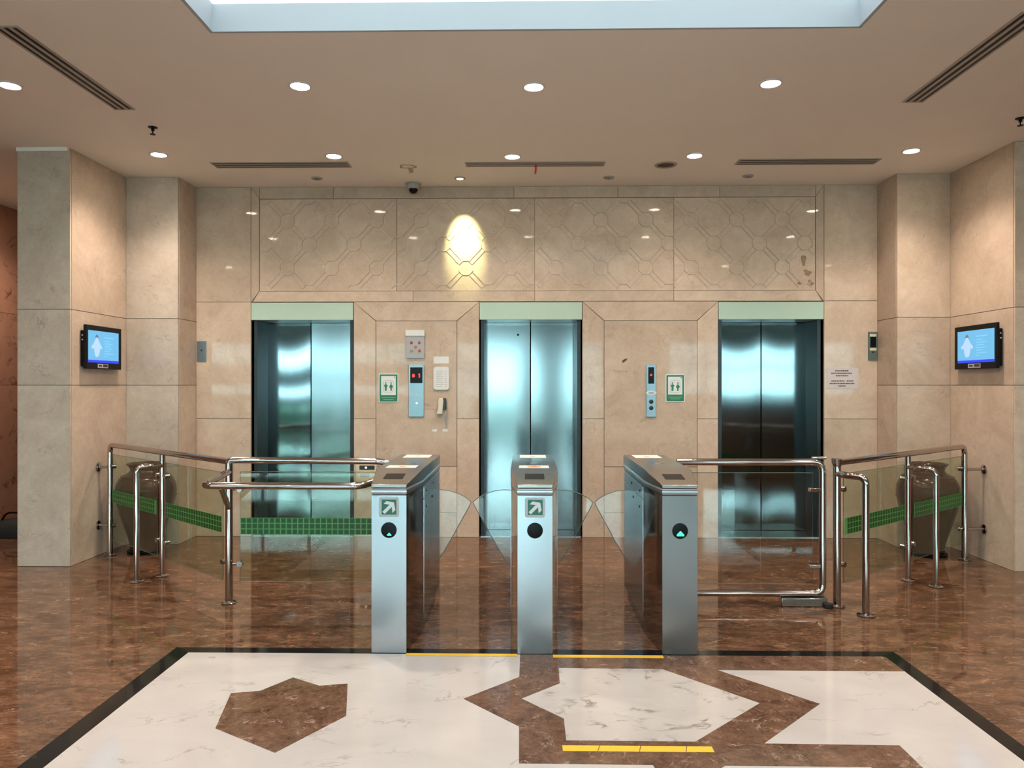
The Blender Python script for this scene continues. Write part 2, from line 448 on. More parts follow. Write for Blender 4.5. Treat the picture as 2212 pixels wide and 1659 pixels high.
for i in range(-11, 17):
    for j in range(-2, 5):
        if (i+j) % 2: continue
        cx, cz = -.58+i*SX, 2.66+j*SZ
        R = .070; k = R*.414
        oc = [(cx+R*sx, cz+k*sz) for sx, sz in ((1, 1),)]
        pts = [(cx+k, cz+R), (cx+R, cz+k), (cx+R, cz-k), (cx+k, cz-R), (cx-k, cz-R), (cx-R, cz-k), (cx-R, cz+k), (cx-k, cz+R)]
        segs = [(pts[n], pts[(n+1) % 8]) for n in range(8)]
        # double diagonal straps to the four diagonal neighbours
        for sx in (1, -1):
            d = Vector((sx*SX, SZ)); L = d.length; d.normalize(); nrm = Vector((-d.y, d.x))*.022
            c = Vector((cx, cz))
            for s2 in (1, -1):
                a = c+nrm*s2+d*.070; b = c+nrm*s2+d*(L-.070)
                segs.append(((a.x, a.y), (b.x, b.y)))
        for p, q in segs:
            r_ = clipseg(p, q)
            if r_: strap(*r_)
build(la, 'relief_carving', M['marble'], pn)
rs = MB()
for (cx, cz, rx, rz, ph) in ((2.735, 2.72, .022, .07, 0), (2.77, 2.60, .035, .035, 1), (2.80, 2.50, .028, .028, 2), (2.70, 2.50, .03, .012, 3)):
    rs.prism([(cx+rx*math.cos(a)*(1+.35*math.sin(3*a+ph)), yy-.0008, cz+rz*math.sin(a)*(1+.3*math.cos(2*a+ph))) for a in [i*math.pi/12 for i in range(24)]], (0, .0006, 0))
build(rs, 'rust_stain', film('rust_stain', (.42, .23, .11), .32), pn)
mk = MB(); mk.prism([(.955, YW-.0008, 1.725), (.975, YW-.0008, 1.722), (1.005, YW-.0008, 1.745), (1.012, YW-.0008, 1.762), (.985, YW-.0008, 1.758), (.962, YW-.0008, 1.742)], (0, .0006, 0))
build(mk, 'dark_mark', plain('dark_mark', (.10, .045, .03), .6), build_wall)

# alcove corners and piers either side
def side(name, s, xp, xin, xo, ypf, yst):
    """s=-1 left, +1 right; xp alcove side wall, xin inner end of step, xo outer edge of pier, ypf pier front, yst step front"""
    w = MB(); ms = (0, 1.5, 2.128, CZ)
    w.cur = 2
    w.box(min(xo-s*.02, xp+s*.02), max(xo-s*.02, xp+s*.02), ypf+.02, YW+.9, 0, CZ)        # pier core
    w.box(min(xp, xin+s*.02), max(xp, xin+s*.02), yst+.02, YW+.9, 0, CZ)
    w.cur = 0
    for a, b in zip(ms, ms[1:]):
        slab_y(w, min(xo, xp), max(xo, xp), a, b, ypf, mi=1 if s < 0 else 0)
        slab_x(w, ypf+.02, yst+.02, a, b, xp, -s)
        slab_y(w, min(xp, xin), max(xp, xin), a, b, yst, mi=1 if s < 0 else 0)
        slab_x(w, yst+.02, YW+.02, a, b, xin, -s)
        slab_x(w, ypf+.02, YW+.9, a, b, xo, s, mi=0)
    return tag(build(w, name, [M['marble'], M['marble_grey'], M['grout']]), kind='structure')
side('wall_left', -1, -3.755, -3.26, -4.198, 6.06, 6.92)
side('wall_right', 1, 3.94, 3.45, 4.42, 6.02, 6.92)
# white shadow-gap moulding on top of the left pier
tm = MB(); tm.box(-4.19, -3.765, 6.035, 6.0595, CZ-.03, CZ); tag(build(tm, 'trim_3', M['ceiling']), kind='structure')

# passage walls beyond the left pier, mirrored on the right
for s, nm in ((-1, 'wall_passage'), (1, 'wall_passage_right')):
    w = MB(); x = s*5.7
    w.cur = 1; w.box(min(x, x+s*.2), max(x, x+s*.2), 3.2, 11.8, 0, CZ); w.cur = 0
    for a, b in zip((0, 1.5, 2.29, CZ), (1.5, 2.29, CZ)):
        for k in range(8): slab_x(w, 3.2+k*1.07, 3.2+(k+1)*1.07, a, b, x-s*.021, -s)
    tag(build(w, nm, [M['wall_dark'], M['grout']]), kind='structure')
w = MB(); w.box(-5.7, 5.7, 11.5, 11.8, 0, CZ); w.box(-11, -5.9, 3.2, 3.5, 0, CZ); w.box(5.9, 11, 3.2, 3.5, 0, CZ)
w.box(-11.2, -11, YF-.3, 3.5, 0, CZ); w.box(11, 11.2, YF-.3, 3.5, 0, CZ)
tag(build(w, 'wall_rear', M['render']), kind='structure')
# glazed street front behind the viewer
w = MB(); xs = -11
for (x0, x1, a, b) in FRONT:
    w.box(xs, x0, YF-.3, YF, 0, CZ); w.box(x0, x1, YF-.3, YF, b, CZ)
    if a > .01: w.box(x0, x1, YF-.3, YF, 0, a)
    xs = x1
w.box(xs, 11, YF-.3, YF, 0, CZ)
tag(build(w, 'wall_front', M['render']), kind='structure')
for i, (x0, x1, a, b) in enumerate(FRONT):
    f = MB(); n = max(1, round((x1-x0)/1.2))
    for k in range(n+1):
        xx = x0+(x1-x0)*k/n; f.box(max(x0, xx-.03), min(x1, xx+.03), YF-.2, YF-.12, a, b)
    for za, zb in ((1.5, 2.12), (.88, 1.2), (.35, .6)) if i == 0 else ():  # wide bars added to band the left lift door's reflection
        f.box(x0, x1, YF-.10, YF-.06, za, zb)
    for zz in (a, 1.05, 2.15, b-.06):
        if zz >= a: f.box(x0, x1, YF-.19, YF-.13, zz, zz+.06)
    wf = tag(build(f, 'window_%d' % (i+2), M['dark_frame']), kind='structure')
    g = MB(); g.box(x0+.01, x1-.01, YF-.165, YF-.155, a, b); build(g, 'pane', M['glass_front'], wf)
gr = MB(); gr.box(-30, 30, -40, YF-.3, -.2, -.02); tag(build(gr, 'floor_outside', plain('paving', (.35, .38, .36), .8)), kind='structure')

hd = MB()  # unseen hedge added to give the lift doors dark green to reflect
for k in range(12): hd.box(-14+k*2.4, -12.2+k*2.4, -14.2, -13.4, -.02, .75+.12*(k % 3))
hg = build(hd, 'reflection_hedge', plain('hedge_green', (.03, .16, .05), .9, var=.5, scale=9)); tag(hg, 'unseen low green hedge added outside the street front for the lift door reflections', 'hedge', kind='stuff')
# ------------------------------------------------------------------ lift doors
def leaf(x0, x1, y, z0, z1, bulge, par, loc, mat):
    nx, nz = 16, 48; m = MB(loc); V = []
    for j in range(nz+1):
        for i in range(nx+1):
            u, v = i/nx, j/nz
            b = bulge*(1-(2*u-1)**2)*(1-(2*v-1)**2)
            V.append((x0+(x1-x0)*u, y-b, z0+(z1-z0)*v))
    n = len(V); V += [(p[0], y+.03, p[2]) for p in V]
    F = []
    W = nx+1
    for j in range(nz):
        for i in range(nx):
            a = j*W+i; F.append((a, a+1, a+W+1, a+W)); F.append((n+a, n+a+W, n+a+W+1, n+a+1))
    for j in range(nz):
        a = j*W; F.append((a, a+W, n+a+W, n+a)); a = j*W+nx; F.append((a, n+a, n+a+W, a+W))
    for i in range(nx):
        a = i; F.append((a, n+a, n+a+1, a+1)); a = nz*W+i; F.append((a, a+1, n+a+1, n+a))
    m.add(V, F)
    return build(m, 'door_leaf', mat, par, smooth=30)
labels = ['left lift door with brushed steel leaves beside the pale pier', 'middle lift door between the two call panels', 'right lift door nearest the paper notice']
YD = 7.65
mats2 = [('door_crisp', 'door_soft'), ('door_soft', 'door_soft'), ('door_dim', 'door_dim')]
for k, ((a, b), lab) in enumerate(zip(LIFTS, labels)):
    loc = ((a+b)/2, YW, 0)
    d = thing('door_%d' % (k+1), loc, lab, 'lift door', kind='structure')
    ia, ib = a+.013, b-.013
    li = MB(loc); li.box(a+.004, b-.004, YW-.004, YW+.33, LT-.175, LT-.004); build(li, 'lintel', M['lintel'], d, bevel=.003)
    jt = LT-.178
    for (x0, x1) in ((ia, ia+.034), (ib-.034, ib)):
        j = MB(loc); j.box(x0, x1, YW+.05, YD+.06, .004, jt); build(j, 'jamb', M['dark_frame'], d)
    xm = {0: -2.214, 1: .062, 2: 2.429}[k]
    x0, x1 = ia+.034, ib-.034
    for q, (u, v) in enumerate(((x0, xm-.002), (xm+.002, x1))):
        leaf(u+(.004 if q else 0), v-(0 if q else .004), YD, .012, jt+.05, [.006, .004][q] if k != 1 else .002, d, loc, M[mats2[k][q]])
    s_ = MB(loc); s_.box(ia, ib, YW+.02, YD+.06, 0, .008); build(s_, 'sill', M['brushed'], d)
    if k == 1:
        h = MB(loc); h.lathe([(.011, 0), (.011, .006), (.006, .007)], (-.067, YD-.001, 2.02), 16, 'Y'); build(h, 'key_hole', M['black_plastic'], d)

# ------------------------------------------------------------------ ceiling fittings
def downlight(x, y, label, group, power=DOWN_W, r=.058, on=True, size=132, blend=1.0):
    t_ = thing('downlight', (x, y, CZ), label, 'ceiling light', group)
    m = MB(); m.lathe([(r, -.004), (r+.004, -.009), (r+.016, -.006), (r+.02, 0), (r, 0)], n=36); build(m, 'trim_ring', M['white_plastic'] if on else M['grey_plastic'], t_)
    m = MB(); m.lathe([(r, -.0045), (r, -.001)], n=36); build(m, 'lamp', M['lamp_on'] if on else M['chrome_dark'], t_)
    if on:
        ld = bpy.data.lights.new('bulb', 'SPOT'); ld.energy = power; ld.color = (1, .83, .68); ld.spot_size = math.radians(size); ld.spot_blend = blend; ld.shadow_soft_size = r*.9
        lo = bpy.data.objects.new('bulb', ld); COL.objects.link(lo); lo.parent = t_; lo.location = (0, 0, -.02)
    return t_
back = [(-3.103, 6.233, 'lit downlight over the left urn'), (-1.629, 6.30, 'lit downlight in front of the left ceiling air slot'),
        (-.104, 6.34, 'lit downlight in front of the middle air slot'), (1.45, 6.34, 'lit downlight right of the round ceiling speaker'),
        (3.231, 6.241, 'lit downlight over the right urn')]
for x, y, l in back: downlight(x, y, l, None, power=DOWN_W*(1.5 if abs(x) > 3 else 1.0))
for x, y, l in ((-3.36, 4.78, 'lit downlight at the left edge of the photo outside the long air slot'), (-1.468, 4.82, 'lit downlight left of centre just behind the skylight'),
                (.061, 4.86, 'lit downlight in the centre just behind the skylight'), (1.596, 4.83, 'lit downlight right of centre just behind the skylight'), (3.5, 4.80, 'lit downlight beyond the right frame edge')):
    downlight(x, y, l, None)
for x, wx in ((-4.9, 'outer left'), (-3.3, 'inner left'), (3.3, 'inner right'), (4.97, 'outer right')):
    for y, wy in ((2.4, 'nearest the turnstiles'), (-.6, 'midway'), (-3.6, 'nearest the street')): downlight(x, y, 'front hall downlight, %s column, the one %s' % (wx, wy), None, power=DOWN_W*1.8)
downlight(-5.0, 7.5, 'lit downlight of the side passage behind the left pier', None, power=DOWN_W*1.5)
# small accent spots by the lift wall
def accent(x, y, label, on=False):
    t_ = thing('accent_spotlight', (x, y, CZ), label, 'spotlight', 'small spotlights along the lift wall')
    m = MB(); m.lathe([(.034, -.002), (.036, -.010), (.050, -.008), (.055, 0), (.034, 0)], n=30); build(m, 'trim_ring', M['grey_plastic'], t_)
    m = MB(); m.lathe([(.034, -.003), (.026, -.012), (.008, -.016), (.008, -.001), (.034, -.001)], n=30); build(m, 'lamp', M['lamp_low'] if on else M['chrome_dark'], t_)
    if on:
        ld = bpy.data.lights.new('bulb', 'SPOT'); ld.energy = 130; ld.color = (.98, 1, .50); ld.spot_size = math.radians(40); ld.spot_blend = 1.0; ld.shadow_soft_size = .03
        lo = bpy.data.objects.new('bulb', ld); COL.objects.link(lo); lo.parent = t_; lo.location = (0, -.01, -.03)
        d = Vector((.02, YW-y, -.47)); lo.rotation_euler = d.to_track_quat('-Z', 'Y').to_euler()
accent(-1.968, 6.983, 'unlit small spotlight behind the left air slot')
accent(-.611, 7.00, 'lit small spotlight aimed at the carved frieze', True)
accent(.796, 7.0, 'unlit small spotlight behind the middle air slot')
accent(2.094, 6.974, 'unlit small spotlight behind the right air slot')

def slot(x0, x1, y0, y1, along, label):
    cx, cy = (x0+x1)/2, (y0+y1)/2
    t_ = thing('air_slot', (cx, cy, CZ), label, 'air vent', 'ceiling air slots')
    m = MB((cx, cy, CZ)); z0, z1 = CZ-.006, CZ-.0005; w = .014
    m.box(x0, x1, y0, y0+w, z0, z1); m.box(x0, x1, y1-w, y1, z0, z1); m.box(x0, x0+w, y0+w, y1-w, z0, z1); m.box(x1-w, x1, y0+w, y1-w, z0, z1)
    build(m, 'frame', M['vent_frame'], t_)
    m = MB((cx, cy, CZ)); m.box(x0+w, x1-w, y0+w, y1-w, CZ-.0015, CZ-.0004); build(m, 'backing', M['black_plastic'], t_)
    for k in range(2):
        m = MB((cx, cy, CZ))
        if along == 'x':
            yy_ = y0+(y1-y0)*(k+1)/3; m.box(x0+w, x1-w, yy_-.009, yy_+.009, z0-.002, z1-.001)
        else:
            xx = x0+(x1-x0)*(k+1)/3; m.box(xx-.009, xx+.009, y0+w, y1-w, z0-.002, z1-.001)
        build(m, 'blade', M['vent_frame'], t_)
M['vent_frame'] = plain('vent_enamel', (.42, .36, .31), .5)
slot(-2.91, -2.765, 3.99, 5.215, 'y', 'long ceiling air slot at upper left, running towards the viewer')
slot(2.61, 2.755, 3.93, 5.17, 'y', 'long ceiling air slot at upper right, running towards the viewer')
slot(-2.77, -1.55, 6.47, 6.63, 'x', 'ceiling air slot above the left lift')
slot(-.525, .71, 6.50, 6.63, 'x', 'ceiling air slot above the middle lift with a red ribbon hanging')
slot(1.86, 3.09, 6.45, 6.61, 'x', 'ceiling air slot above the right lift')
m = MB((.098, 6.57, CZ)); P = [(.098, 6.55, CZ-.008), (.100, 6.55, CZ-.05), (.096, 6.555, CZ-.09)]
for p, q in zip(P, P[1:]): m.prism([(p[0]-.008, p[1], p[2]), (p[0]+.008, p[1], p[2]), (q[0]+.008, q[1], q[2]), (q[0]-.008, q[1], q[2])], (0, .0015, 0))
tag(build(m, 'ribbon', M['red'], loc=(.098, 6.57, CZ)), 'small red ribbon hanging from the middle air slot', 'ribbon')

def sprinkler(x, y, l):
    t_ = thing('sprinkler', (x, y, CZ), l, 'sprinkler', 'ceiling sprinklers')
    m = MB(); m.lathe([(.035, 0), (.034, -.004), (.02, -.008), (.012, -.009), (.012, -.028), (.006, -.03)], n=20); build(m, 'escutcheon', M['black_plastic'], t_)
    m = MB(); m.lathe([(.004, -.028), (.004, -.05), (.020, -.052), (.021, -.056), (.004, -.058)], n=20); build(m, 'deflector', M['black_plastic'], t_)
sprinkler(-2.825, 5.583, 'black sprinkler head on the ceiling between slot and left urn')
sprinkler(3.64, 5.50, 'black sprinkler head at the right edge of the ceiling')
# round speaker
t_ = thing('ceiling_speaker', (1.256, 6.61, CZ), 'round brown speaker grille set in the ceiling above the right panel', 'speaker')
m = MB(); m.lathe([(.075, -.001), (.080, -.008), (.098, -.006), (.102, 0)], n=40); build(m, 'rim', M['vent_frame'], t_)
m = MB(); m.lathe([(.074, -.001), (.06, -.006), (.0, -.008)], n=40); build(m, 'grille', plain('speaker_mesh', (.10, .06, .045), .7), t_)
# cctv dome
t_ = thing('security_camera', (-1.08, 7.18, CZ), 'small dome security camera under the ceiling above the carved frieze', 'security camera')
m = MB(); m.lathe([(.078, 0), (.078, -.008), (.060, -.012), (.056, -.05), (.050, -.056), (.030, -.056)], n=36); build(m, 'housing', M['grey_plastic'], t_)
m = MB(); m.lathe([(.044, -.05)]+[(.044*math.cos(a), -.056-.044*math.sin(a)) for a in [i*math.pi/16 for i in range(8)]]+[(.002, -.1)], n=36); build(m, 'dome', M['black_plastic'], t_)
# yellowed patch on the ceiling
m = MB((-1.05, 6.62, CZ)); pts = []
for i in range(40):
    a = i*math.pi/20; r = .075*(1+.15*math.sin(3*a+1)); pts.append((-1.05+r*math.cos(a), 6.62+.07*math.sin(a)*(1+.2*math.cos(2*a)), CZ-.0012))
inner = [(-1.05+(p[0]+1.05)*.72, 6.62+(p[1]-6.62)*.66+.004, p[2]) for p in pts]
m.add(pts+inner, [(i, (i+1) % 40, 40+(i+1) % 40, 40+i) for i in range(40)])
m.prism([(-1.05, 6.66, CZ-.0014), (-1.01, 6.66, CZ-.0014), (-1.02, 6.80, CZ-.0014), (-1.06, 6.83, CZ-.0014)], (0, 0, .0008))
pstn = build(m, 'stain', M['stain'], loc=(-1.05, 6.62, CZ)); tag(pstn, 'faded tan stain on the ceiling in front of the dome camera', 'stain')

# ------------------------------------------------------------------ turnstiles
PITCH_C = [-.758, .0585, .8635]
Y0 = 4.13
HW0, HW1, BV, LEN = .099, .143, .37, 1.62
def zt(y):                                     # top height along the length
    if y < BV: return .945+(.995-.945)*y/BV
    if y > LEN-BV: return .945+(.995-.945)*(LEN-y)/BV
    return .995
def plan(d=0, e=0):
    a, b = HW0-d, HW1-d
    return [(-a, e), (a, e), (b, BV), (b, LEN-BV), (a, LEN-e), (-a, LEN-e), (-b, LEN-BV), (-b, BV)]
def turnstile(xc, label, sign, wings, arrow):
    t_ = thing('turnstile', (xc, Y0, 0), label, 'turnstile', 'turnstiles')
    # body
    m = MB(); pl = plan(.003, .004)
    m.loft([[(x, y, 0) for x, y in pl], [(x, y, .885) for x, y in pl]]); build(m, 'body', M['body_steel'], t_)
    m = MB(); m.box(-HW0+.001, HW0-.001, -.001, .0035, .002, .884); build(m, 'front_panel', M['brushed' if arrow else 'grey_steel'], t_, bevel=.001)
    # rounded lip under the cover
    m = MB(); rings = []
    for d, z in ((.006, .886), (.001, .892), (0, .905), (.002, .918), (.010, .926)):
        rings.append([(x, y, z) for x, y in plan(d, d+.001)])
    m.loft(rings); build(m, 'lip', M['brushed'], t_)
    # top cover with sloping ends
    m = MB(); pl = plan(0, -.003)
    lo_ = [(x, y, max(.927, zt(max(0, min(LEN, y)))-.06)) for x, y in pl]
    lo_ = [(x, y, .927) for x, y in pl]
    hi_ = [(x, y, zt(max(0, min(LEN, y)))) for x, y in pl]
    n = 8; m.add(lo_+hi_, [tuple(range(8))[::-1], (8, 9, 10, 15), (15, 10, 11, 14), (14, 11, 12, 13)]+[(i, (i+1) % n, n+(i+1) % n, n+i) for i in range(n)])
    cv = build(m, 'top_cover', M['brushed_top'], t_, bevel=.003, smooth=20)
    sl = (.995-.945)/BV
    def ontop(x0, x1, y0, y1, h=.0015):
        return [(x0, y0, zt(y0)+h), (x1, y0, zt(y0)+h), (x1, y1, zt(y1)+h), (x0, y1, zt(y1)+h)]
    m = MB(); m.prism(ontop(-.056, .056, .12, .235), (0, 0, -.003)); build(m, 'reader_window', M['black_plastic'], t_)
    for (ya, yb, orange) in ((BV+.008, BV+.15, sign != 'none'), (LEN-BV-.23, LEN-BV-.03, False)):
        if orange is False and ya < .6: continue
        m = MB(); m.prism(ontop(-.092, .092, ya, yb, .0012), (0, 0, -.0016)); s1 = build(m, 'paper_label', M['paper'], t_)
        if orange:
            m = MB(); m.prism(ontop(-.04, .04, ya+.025, yb-.02, .0018), (0, 0, -.0005)); build(m, 'printed_panel', M['orange_print' if sign == 'dark' else 'peach_print'], s1)
        m = MB(); m.prism(ontop(-.018, .018, (ya+yb)/2-.008, (ya+yb)/2+.008, .0024), (0, 0, -.0005)); build(m, 'printed_mark', M['ink'], s1)
    m = MB(); m.loft([[(.045*math.cos(i*math.pi/12), .68+.03*math.sin(i*math.pi/12), z) for i in range(24)] for z in (.9945, .9962)]); build(m, 'oval_badge', M['chrome_dark'], t_)
    # side access panels, seams and locks
    for s in (-1, 1):
        m = MB(); x0 = s*HW1; x1 = s*(HW1-.006+.004)
        a, b = sorted((s*(HW1-.004), s*(HW1+.0005)))
        m.box(a, b, BV+.03, LEN-BV-.03, .06, .80); build(m, 'access_panel', M['panel_steel'], t_, bevel=.001)
        m = MB(); m.box(a, b, BV+.03, LEN-BV-.03, .806, .878); build(m, 'side_strip', M['panel_steel'], t_, bevel=.001)
        for yy_, zz in ((BV+.14, .842), (BV+.5, .842), (BV+.16, .74), (BV+.42, .76)):
            m = MB(); m.lathe([(.009, 0), (.009, s*.003), (.004, s*.0035)], (s*(HW1+.0002), yy_, zz), 16, 'X'); build(m, 'lock', M['black_plastic'], t_)
    # front details
    if arrow:
        m = MB(); m.prism([(x, -.004, z) for x, z in bend2(-.056, .056, .763, .873, .012)], (0, .008, 0)); fr_ = build(m, 'direction_sign', M['sign_grey'], t_)
        m = MB(); m.box(-.040, .043, -.0048, -.0035, .777, .861); build(m, 'green_panel', M['green_dark'], fr_)
        # fat arrow pointing up right
        c = Vector((.003, 0, .819)); a_ = math.radians(45)
        def R_(u, v): return (c.x+.88*(u*math.cos(a_)-v*math.sin(a_)), -.0052, c.z+.88*(u*math.sin(a_)+v*math.cos(a_)))
        m = MB(); m.prism([R_(u, v) for u, v in ((-.052, -.010), (.012, -.010), (-.012, -.040), (.014, -.040), (.042, 0), (.014, .040), (-.012, .040), (.012, .010), (-.052, .010))], (0, .0012, 0))
        build(m, 'arrow', M['sign_white'], fr_)
        for sx in (-.045, .047):
            m = MB(); m.lathe([(.003, 0), (.003, .002)], (sx, -.004, .866), 10, 'Y'); build(m, 'screw', M['chrome_dark'], fr_)
    m = MB(); m.lathe([(.044, 0), (.044, .004), (.039, .005)], (0, .001, .690), 40, 'Y'); ind = build(m, 'indicator', M['black_plastic'], t_)
    if sign in ('arrow_s', 'arrow_l'):
        k = 1 if sign == 'arrow_s' else 1.7
        cx, cz = .002, (.665 if k == 1 else .672)
        m = MB(); m.prism([(cx-.012*k, -.0052, cz-.006*k), (cx+.012*k, -.0052, cz-.006*k), (cx+.012*k, -.0052, cz-.001*k), (cx, -.0052, cz+.011*k), (cx-.012*k, -.0052, cz-.001*k)], (0, .0012, 0))
        build(m, 'green_arrow', M['green_led'], ind)
    # glass wings
    for s in wings:
        m = MB(); half = ((.0585+.758)/2 if xc+s*.4 < .3 else (.8635-.0585)/2)-.006
        out = [(HW1-.01, .80), (.20, .803), (.26, .795), (.32, .775), (.37, .748), (.402, .720), (.386, .685), (.33, .585), (.27, .475), (.21, .375), (.165, .31), (HW1-.01, .28)]
        out = [(HW1+(x-HW1)*(half-HW1)/(.402-HW1), z) for x, z in out]
        m.prism([(s*x, .80, z) for x, z in out], (0, .012, 0)); wg = build(m, 'glass_wing', M['glass_clear'], t_)
        m = MB()
        m.tube([(s*x, .806, z) for x, z in out[:-1]], .0028, 8); build(m, 'glass_edge', M['glass_edge'], wg)
    return t_
def bend2(x0, x1, z0, z1, r):
    out = []
    for cx, cz, a0 in ((x1-r, z1-r, 0), (x0+r, z1-r, 90), (x0+r, z0+r, 180), (x1-r, z0+r, 270)):
        for k in range(5):
            a = math.radians(a0+k*22.5); out.append((cx+r*math.cos(a), cz+r*math.sin(a)))
    return out
turnstile(PITCH_C[0], 'leftmost steel turnstile, arrow sign above a lit green indicator', 'arrow_s', (1,), True)
turnstile(PITCH_C[1], 'middle steel turnstile, arrow sign above a dark indicator', 'dark', (-1, 1), True)
turnstile(PITCH_C[2], 'rightmost steel turnstile without arrow sign, lit green indicator only', 'arrow_l', (-1,), False)
# the right one has no printed slip next to its reader
def drop(t_, names, y0):
    for ch in list(t_.children):
        if ch.name.split('.')[0] in names and ch.data.vertices[0].co.y < y0:
            for c in list(ch.children): bpy.data.objects.remove(c)
            bpy.data.objects.remove(ch)
drop([o for o in sc.objects if o.name.startswith('turnstile')][-1], ('paper_label',), .8)

# ------------------------------------------------------------------ rails
def flange(mb, x, y, r=.05):
    mb.lathe([(r, .0025), (r, .008), (r*.8, .014), (.026, .018)], (x, y, 0), 28)
def post(mb, x, y, h, r=.0215):
    mb.tube([(x, y, .003), (x, y, h)], r, 20); flange(mb, x, y)
def clamp(mb, x, y, z, d, ln=.05):
    d = Vector(d).normalized(); p = Vector((x, y, z))
    mb.tube([p, p+d*ln], .010, 10); q = p+d*(ln+.002)
    n = Vector((d.y, -d.x, 0))*.018
    mb.tube([q-n, q+n], .019, 16)
def band(p, q, z0, z1, root, loc, off):
    """green square film band on a glass pane from p to q (xy)"""
    p, q = Vector((p[0], p[1], 0)), Vector((q[0], q[1], 0)); d = q-p; L = d.length; d.normalize(); n = Vector((d.y, -d.x, 0))
    if n.y > 0: n = -n
    m = MB(loc); o_ = n*off
    m.prism([p+o_+Vector((0, 0, z0)), q+o_+Vector((0, 0, z0)), q+o_+Vector((0, 0, z1)), p+o_+Vector((0, 0, z1))], n*.0004)
    fb = build(m, 'film_band', M['film'], root)
    m = MB(loc); s = .0395; k = int(L/s); hs = (z1-z0)/3
    for i in range(k):
        for j in range(3):
            a = p+d*(i*s+.004)+n*(off+.0006); b = p+d*(i*s+s-.004)+n*(off+.0006)
            u, v = z0+j*hs+.003, z0+(j+1)*hs-.003
            m.add([a+Vector((0, 0, u)), b+Vector((0, 0, u)), b+Vector((0, 0, v)), a+Vector((0, 0, v))], [(0, 1, 2, 3)])
    build(m, 'film_squares', M['film_dark'], fb)
def pane(p, q, z0, z1, root, loc, th=.010, g='glass', name='glass_panel'):
    p, q = Vector((p[0], p[1], 0)), Vector((q[0], q[1], 0)); d = (q-p).normalized(); n = Vector((d.y, -d.x, 0))
    if n.y > 0: n = -n
    m = MB(loc)
    m.prism([p+Vector((0, 0, z0)), q+Vector((0, 0, z0)), q+Vector((0, 0, z1)), p+Vector((0, 0, z1))], n*th)
    gp = build(m, name, M[g], root)
    m = MB(loc); e = n*th/2; Z = lambda v, z: v+e+Vector((0, 0, z))
    m.tube([Z(p, z0), Z(q, z0), Z(q, z1), Z(p, z1)], .0028, 6, closed=True); build(m, 'glass_edge', M['glass_edge'], gp)
    return gp

# left guard rail
A1, A2, A3 = (-3.648, 6.461), (-2.84, 5.764), (-2.032, 5.062)
loc = (A2[0], A2[1], 0); HR = .975
gl = thing('guard_rail', loc, 'left steel guard rail with tinted glass, curved hoop and lower front handrail', 'railing', 'guard rails')
def parts_rail(root, loc, P1, P2, P3, sgn):
    m = MB(loc); m.tube(bend([(P1[0], P1[1], .003), (P1[0], P1[1], HR), (P3[0], P3[1], HR)], .07), .0225, 20); flange(m, *P1); build(m, 'corner_rail', M['polished'], root)
    for P in (P2, P3):
        m = MB(loc); post(m, P[0], P[1], HR-.01, .0215 if P is P2 else .026); build(m, 'post', M['polished'], root)
    d12 = (Vector(P2)-Vector(P1)).normalized()
    for (P, Q) in ((P1, P2), (P2, P3)):
        a = Vector(P)+d12*.075; b = Vector(Q)-d12*.075
        pane((a.x, a.y), (b.x, b.y), .15, .895, root, loc)
        a2 = Vector(P)+d12*.08; b2 = Vector(Q)-d12*.08
        band((a2.x, a2.y), (b2.x, b2.y), .477, .59, root, loc, .0115)
        for c, s in ((P, 1), (Q, -1)):
            for zz in (.79, .275):
                m = MB(loc); clamp(m, c[0], c[1], zz, (d12.x*s, d12.y*s, 0), .075); build(m, 'glass_clamp', M['chrome_dark'], root)
    for zz in (.778, .268):
        xw = -3.755 if sgn < 0 else 3.94
        m = MB(loc); m.tube([(P1[0], P1[1], zz), (xw-sgn*.006, P1[1], zz)], .013, 14)
        m.lathe([(.040, -sgn*.002), (.040, -sgn*.009), (.028, -sgn*.016)], (xw, P1[1], zz), 24, 'X'); build(m, 'wall_bracket', M['polished'], root)
parts_rail(gl, loc, A1, A2, A3, -1)
m = MB(loc); m.tube(bend([(A2[0], A2[1], .872), (-2.885, 5.66, .872), (-2.957, 5.598, .872), (-2.957, 5.598, .003)], .08), .0205, 18); flange(m, -2.957, 5.598); build(m, 'hoop', M['polished'], gl)
# straight run to the turnstile
m = MB(loc); m.tube(bend([(A3[0], A3[1], .93), (A3[0], A3[1], .985), (-.985, 5.06, .978), (PITCH_C[0]-HW1-.013, 5.08, .952)], .06), .0225, 20); build(m, 'top_rail', M['polished'], gl)
pane((-1.955, 5.066), (-.95, 5.066), .15, .905, gl, loc)
band((-1.95, 5.056), (-.955, 5.056), .475, .59, gl, loc, .0012)
for zz in (.785, .272):
    m = MB(loc); clamp(m, A3[0], A3[1], zz, (1, 0, 0), .075); build(m, 'glass_clamp', M['chrome_dark'], gl)
    m = MB(loc); clamp(m, PITCH_C[0]-HW1-.008, 5.06, zz, (-1, 0, 0), .05); build(m, 'glass_clamp', M['chrome_dark'], gl)
m = MB(loc); m.tube(bend([(A3[0], A3[1], .905), (-2.035, 4.64, .866), (-1.03, 4.64, .866), (-.965, 4.745, .88), (PITCH_C[0]-HW1-.013, 4.757, .885)], .07), .0225, 20); build(m, 'front_handrail', M['polished'], gl)
m = MB(loc); m.tube([(A3[0], A3[1]-.01, .66), (-1.915, 4.645, .858)], .019, 16); build(m, 'brace', M['polished'], gl)

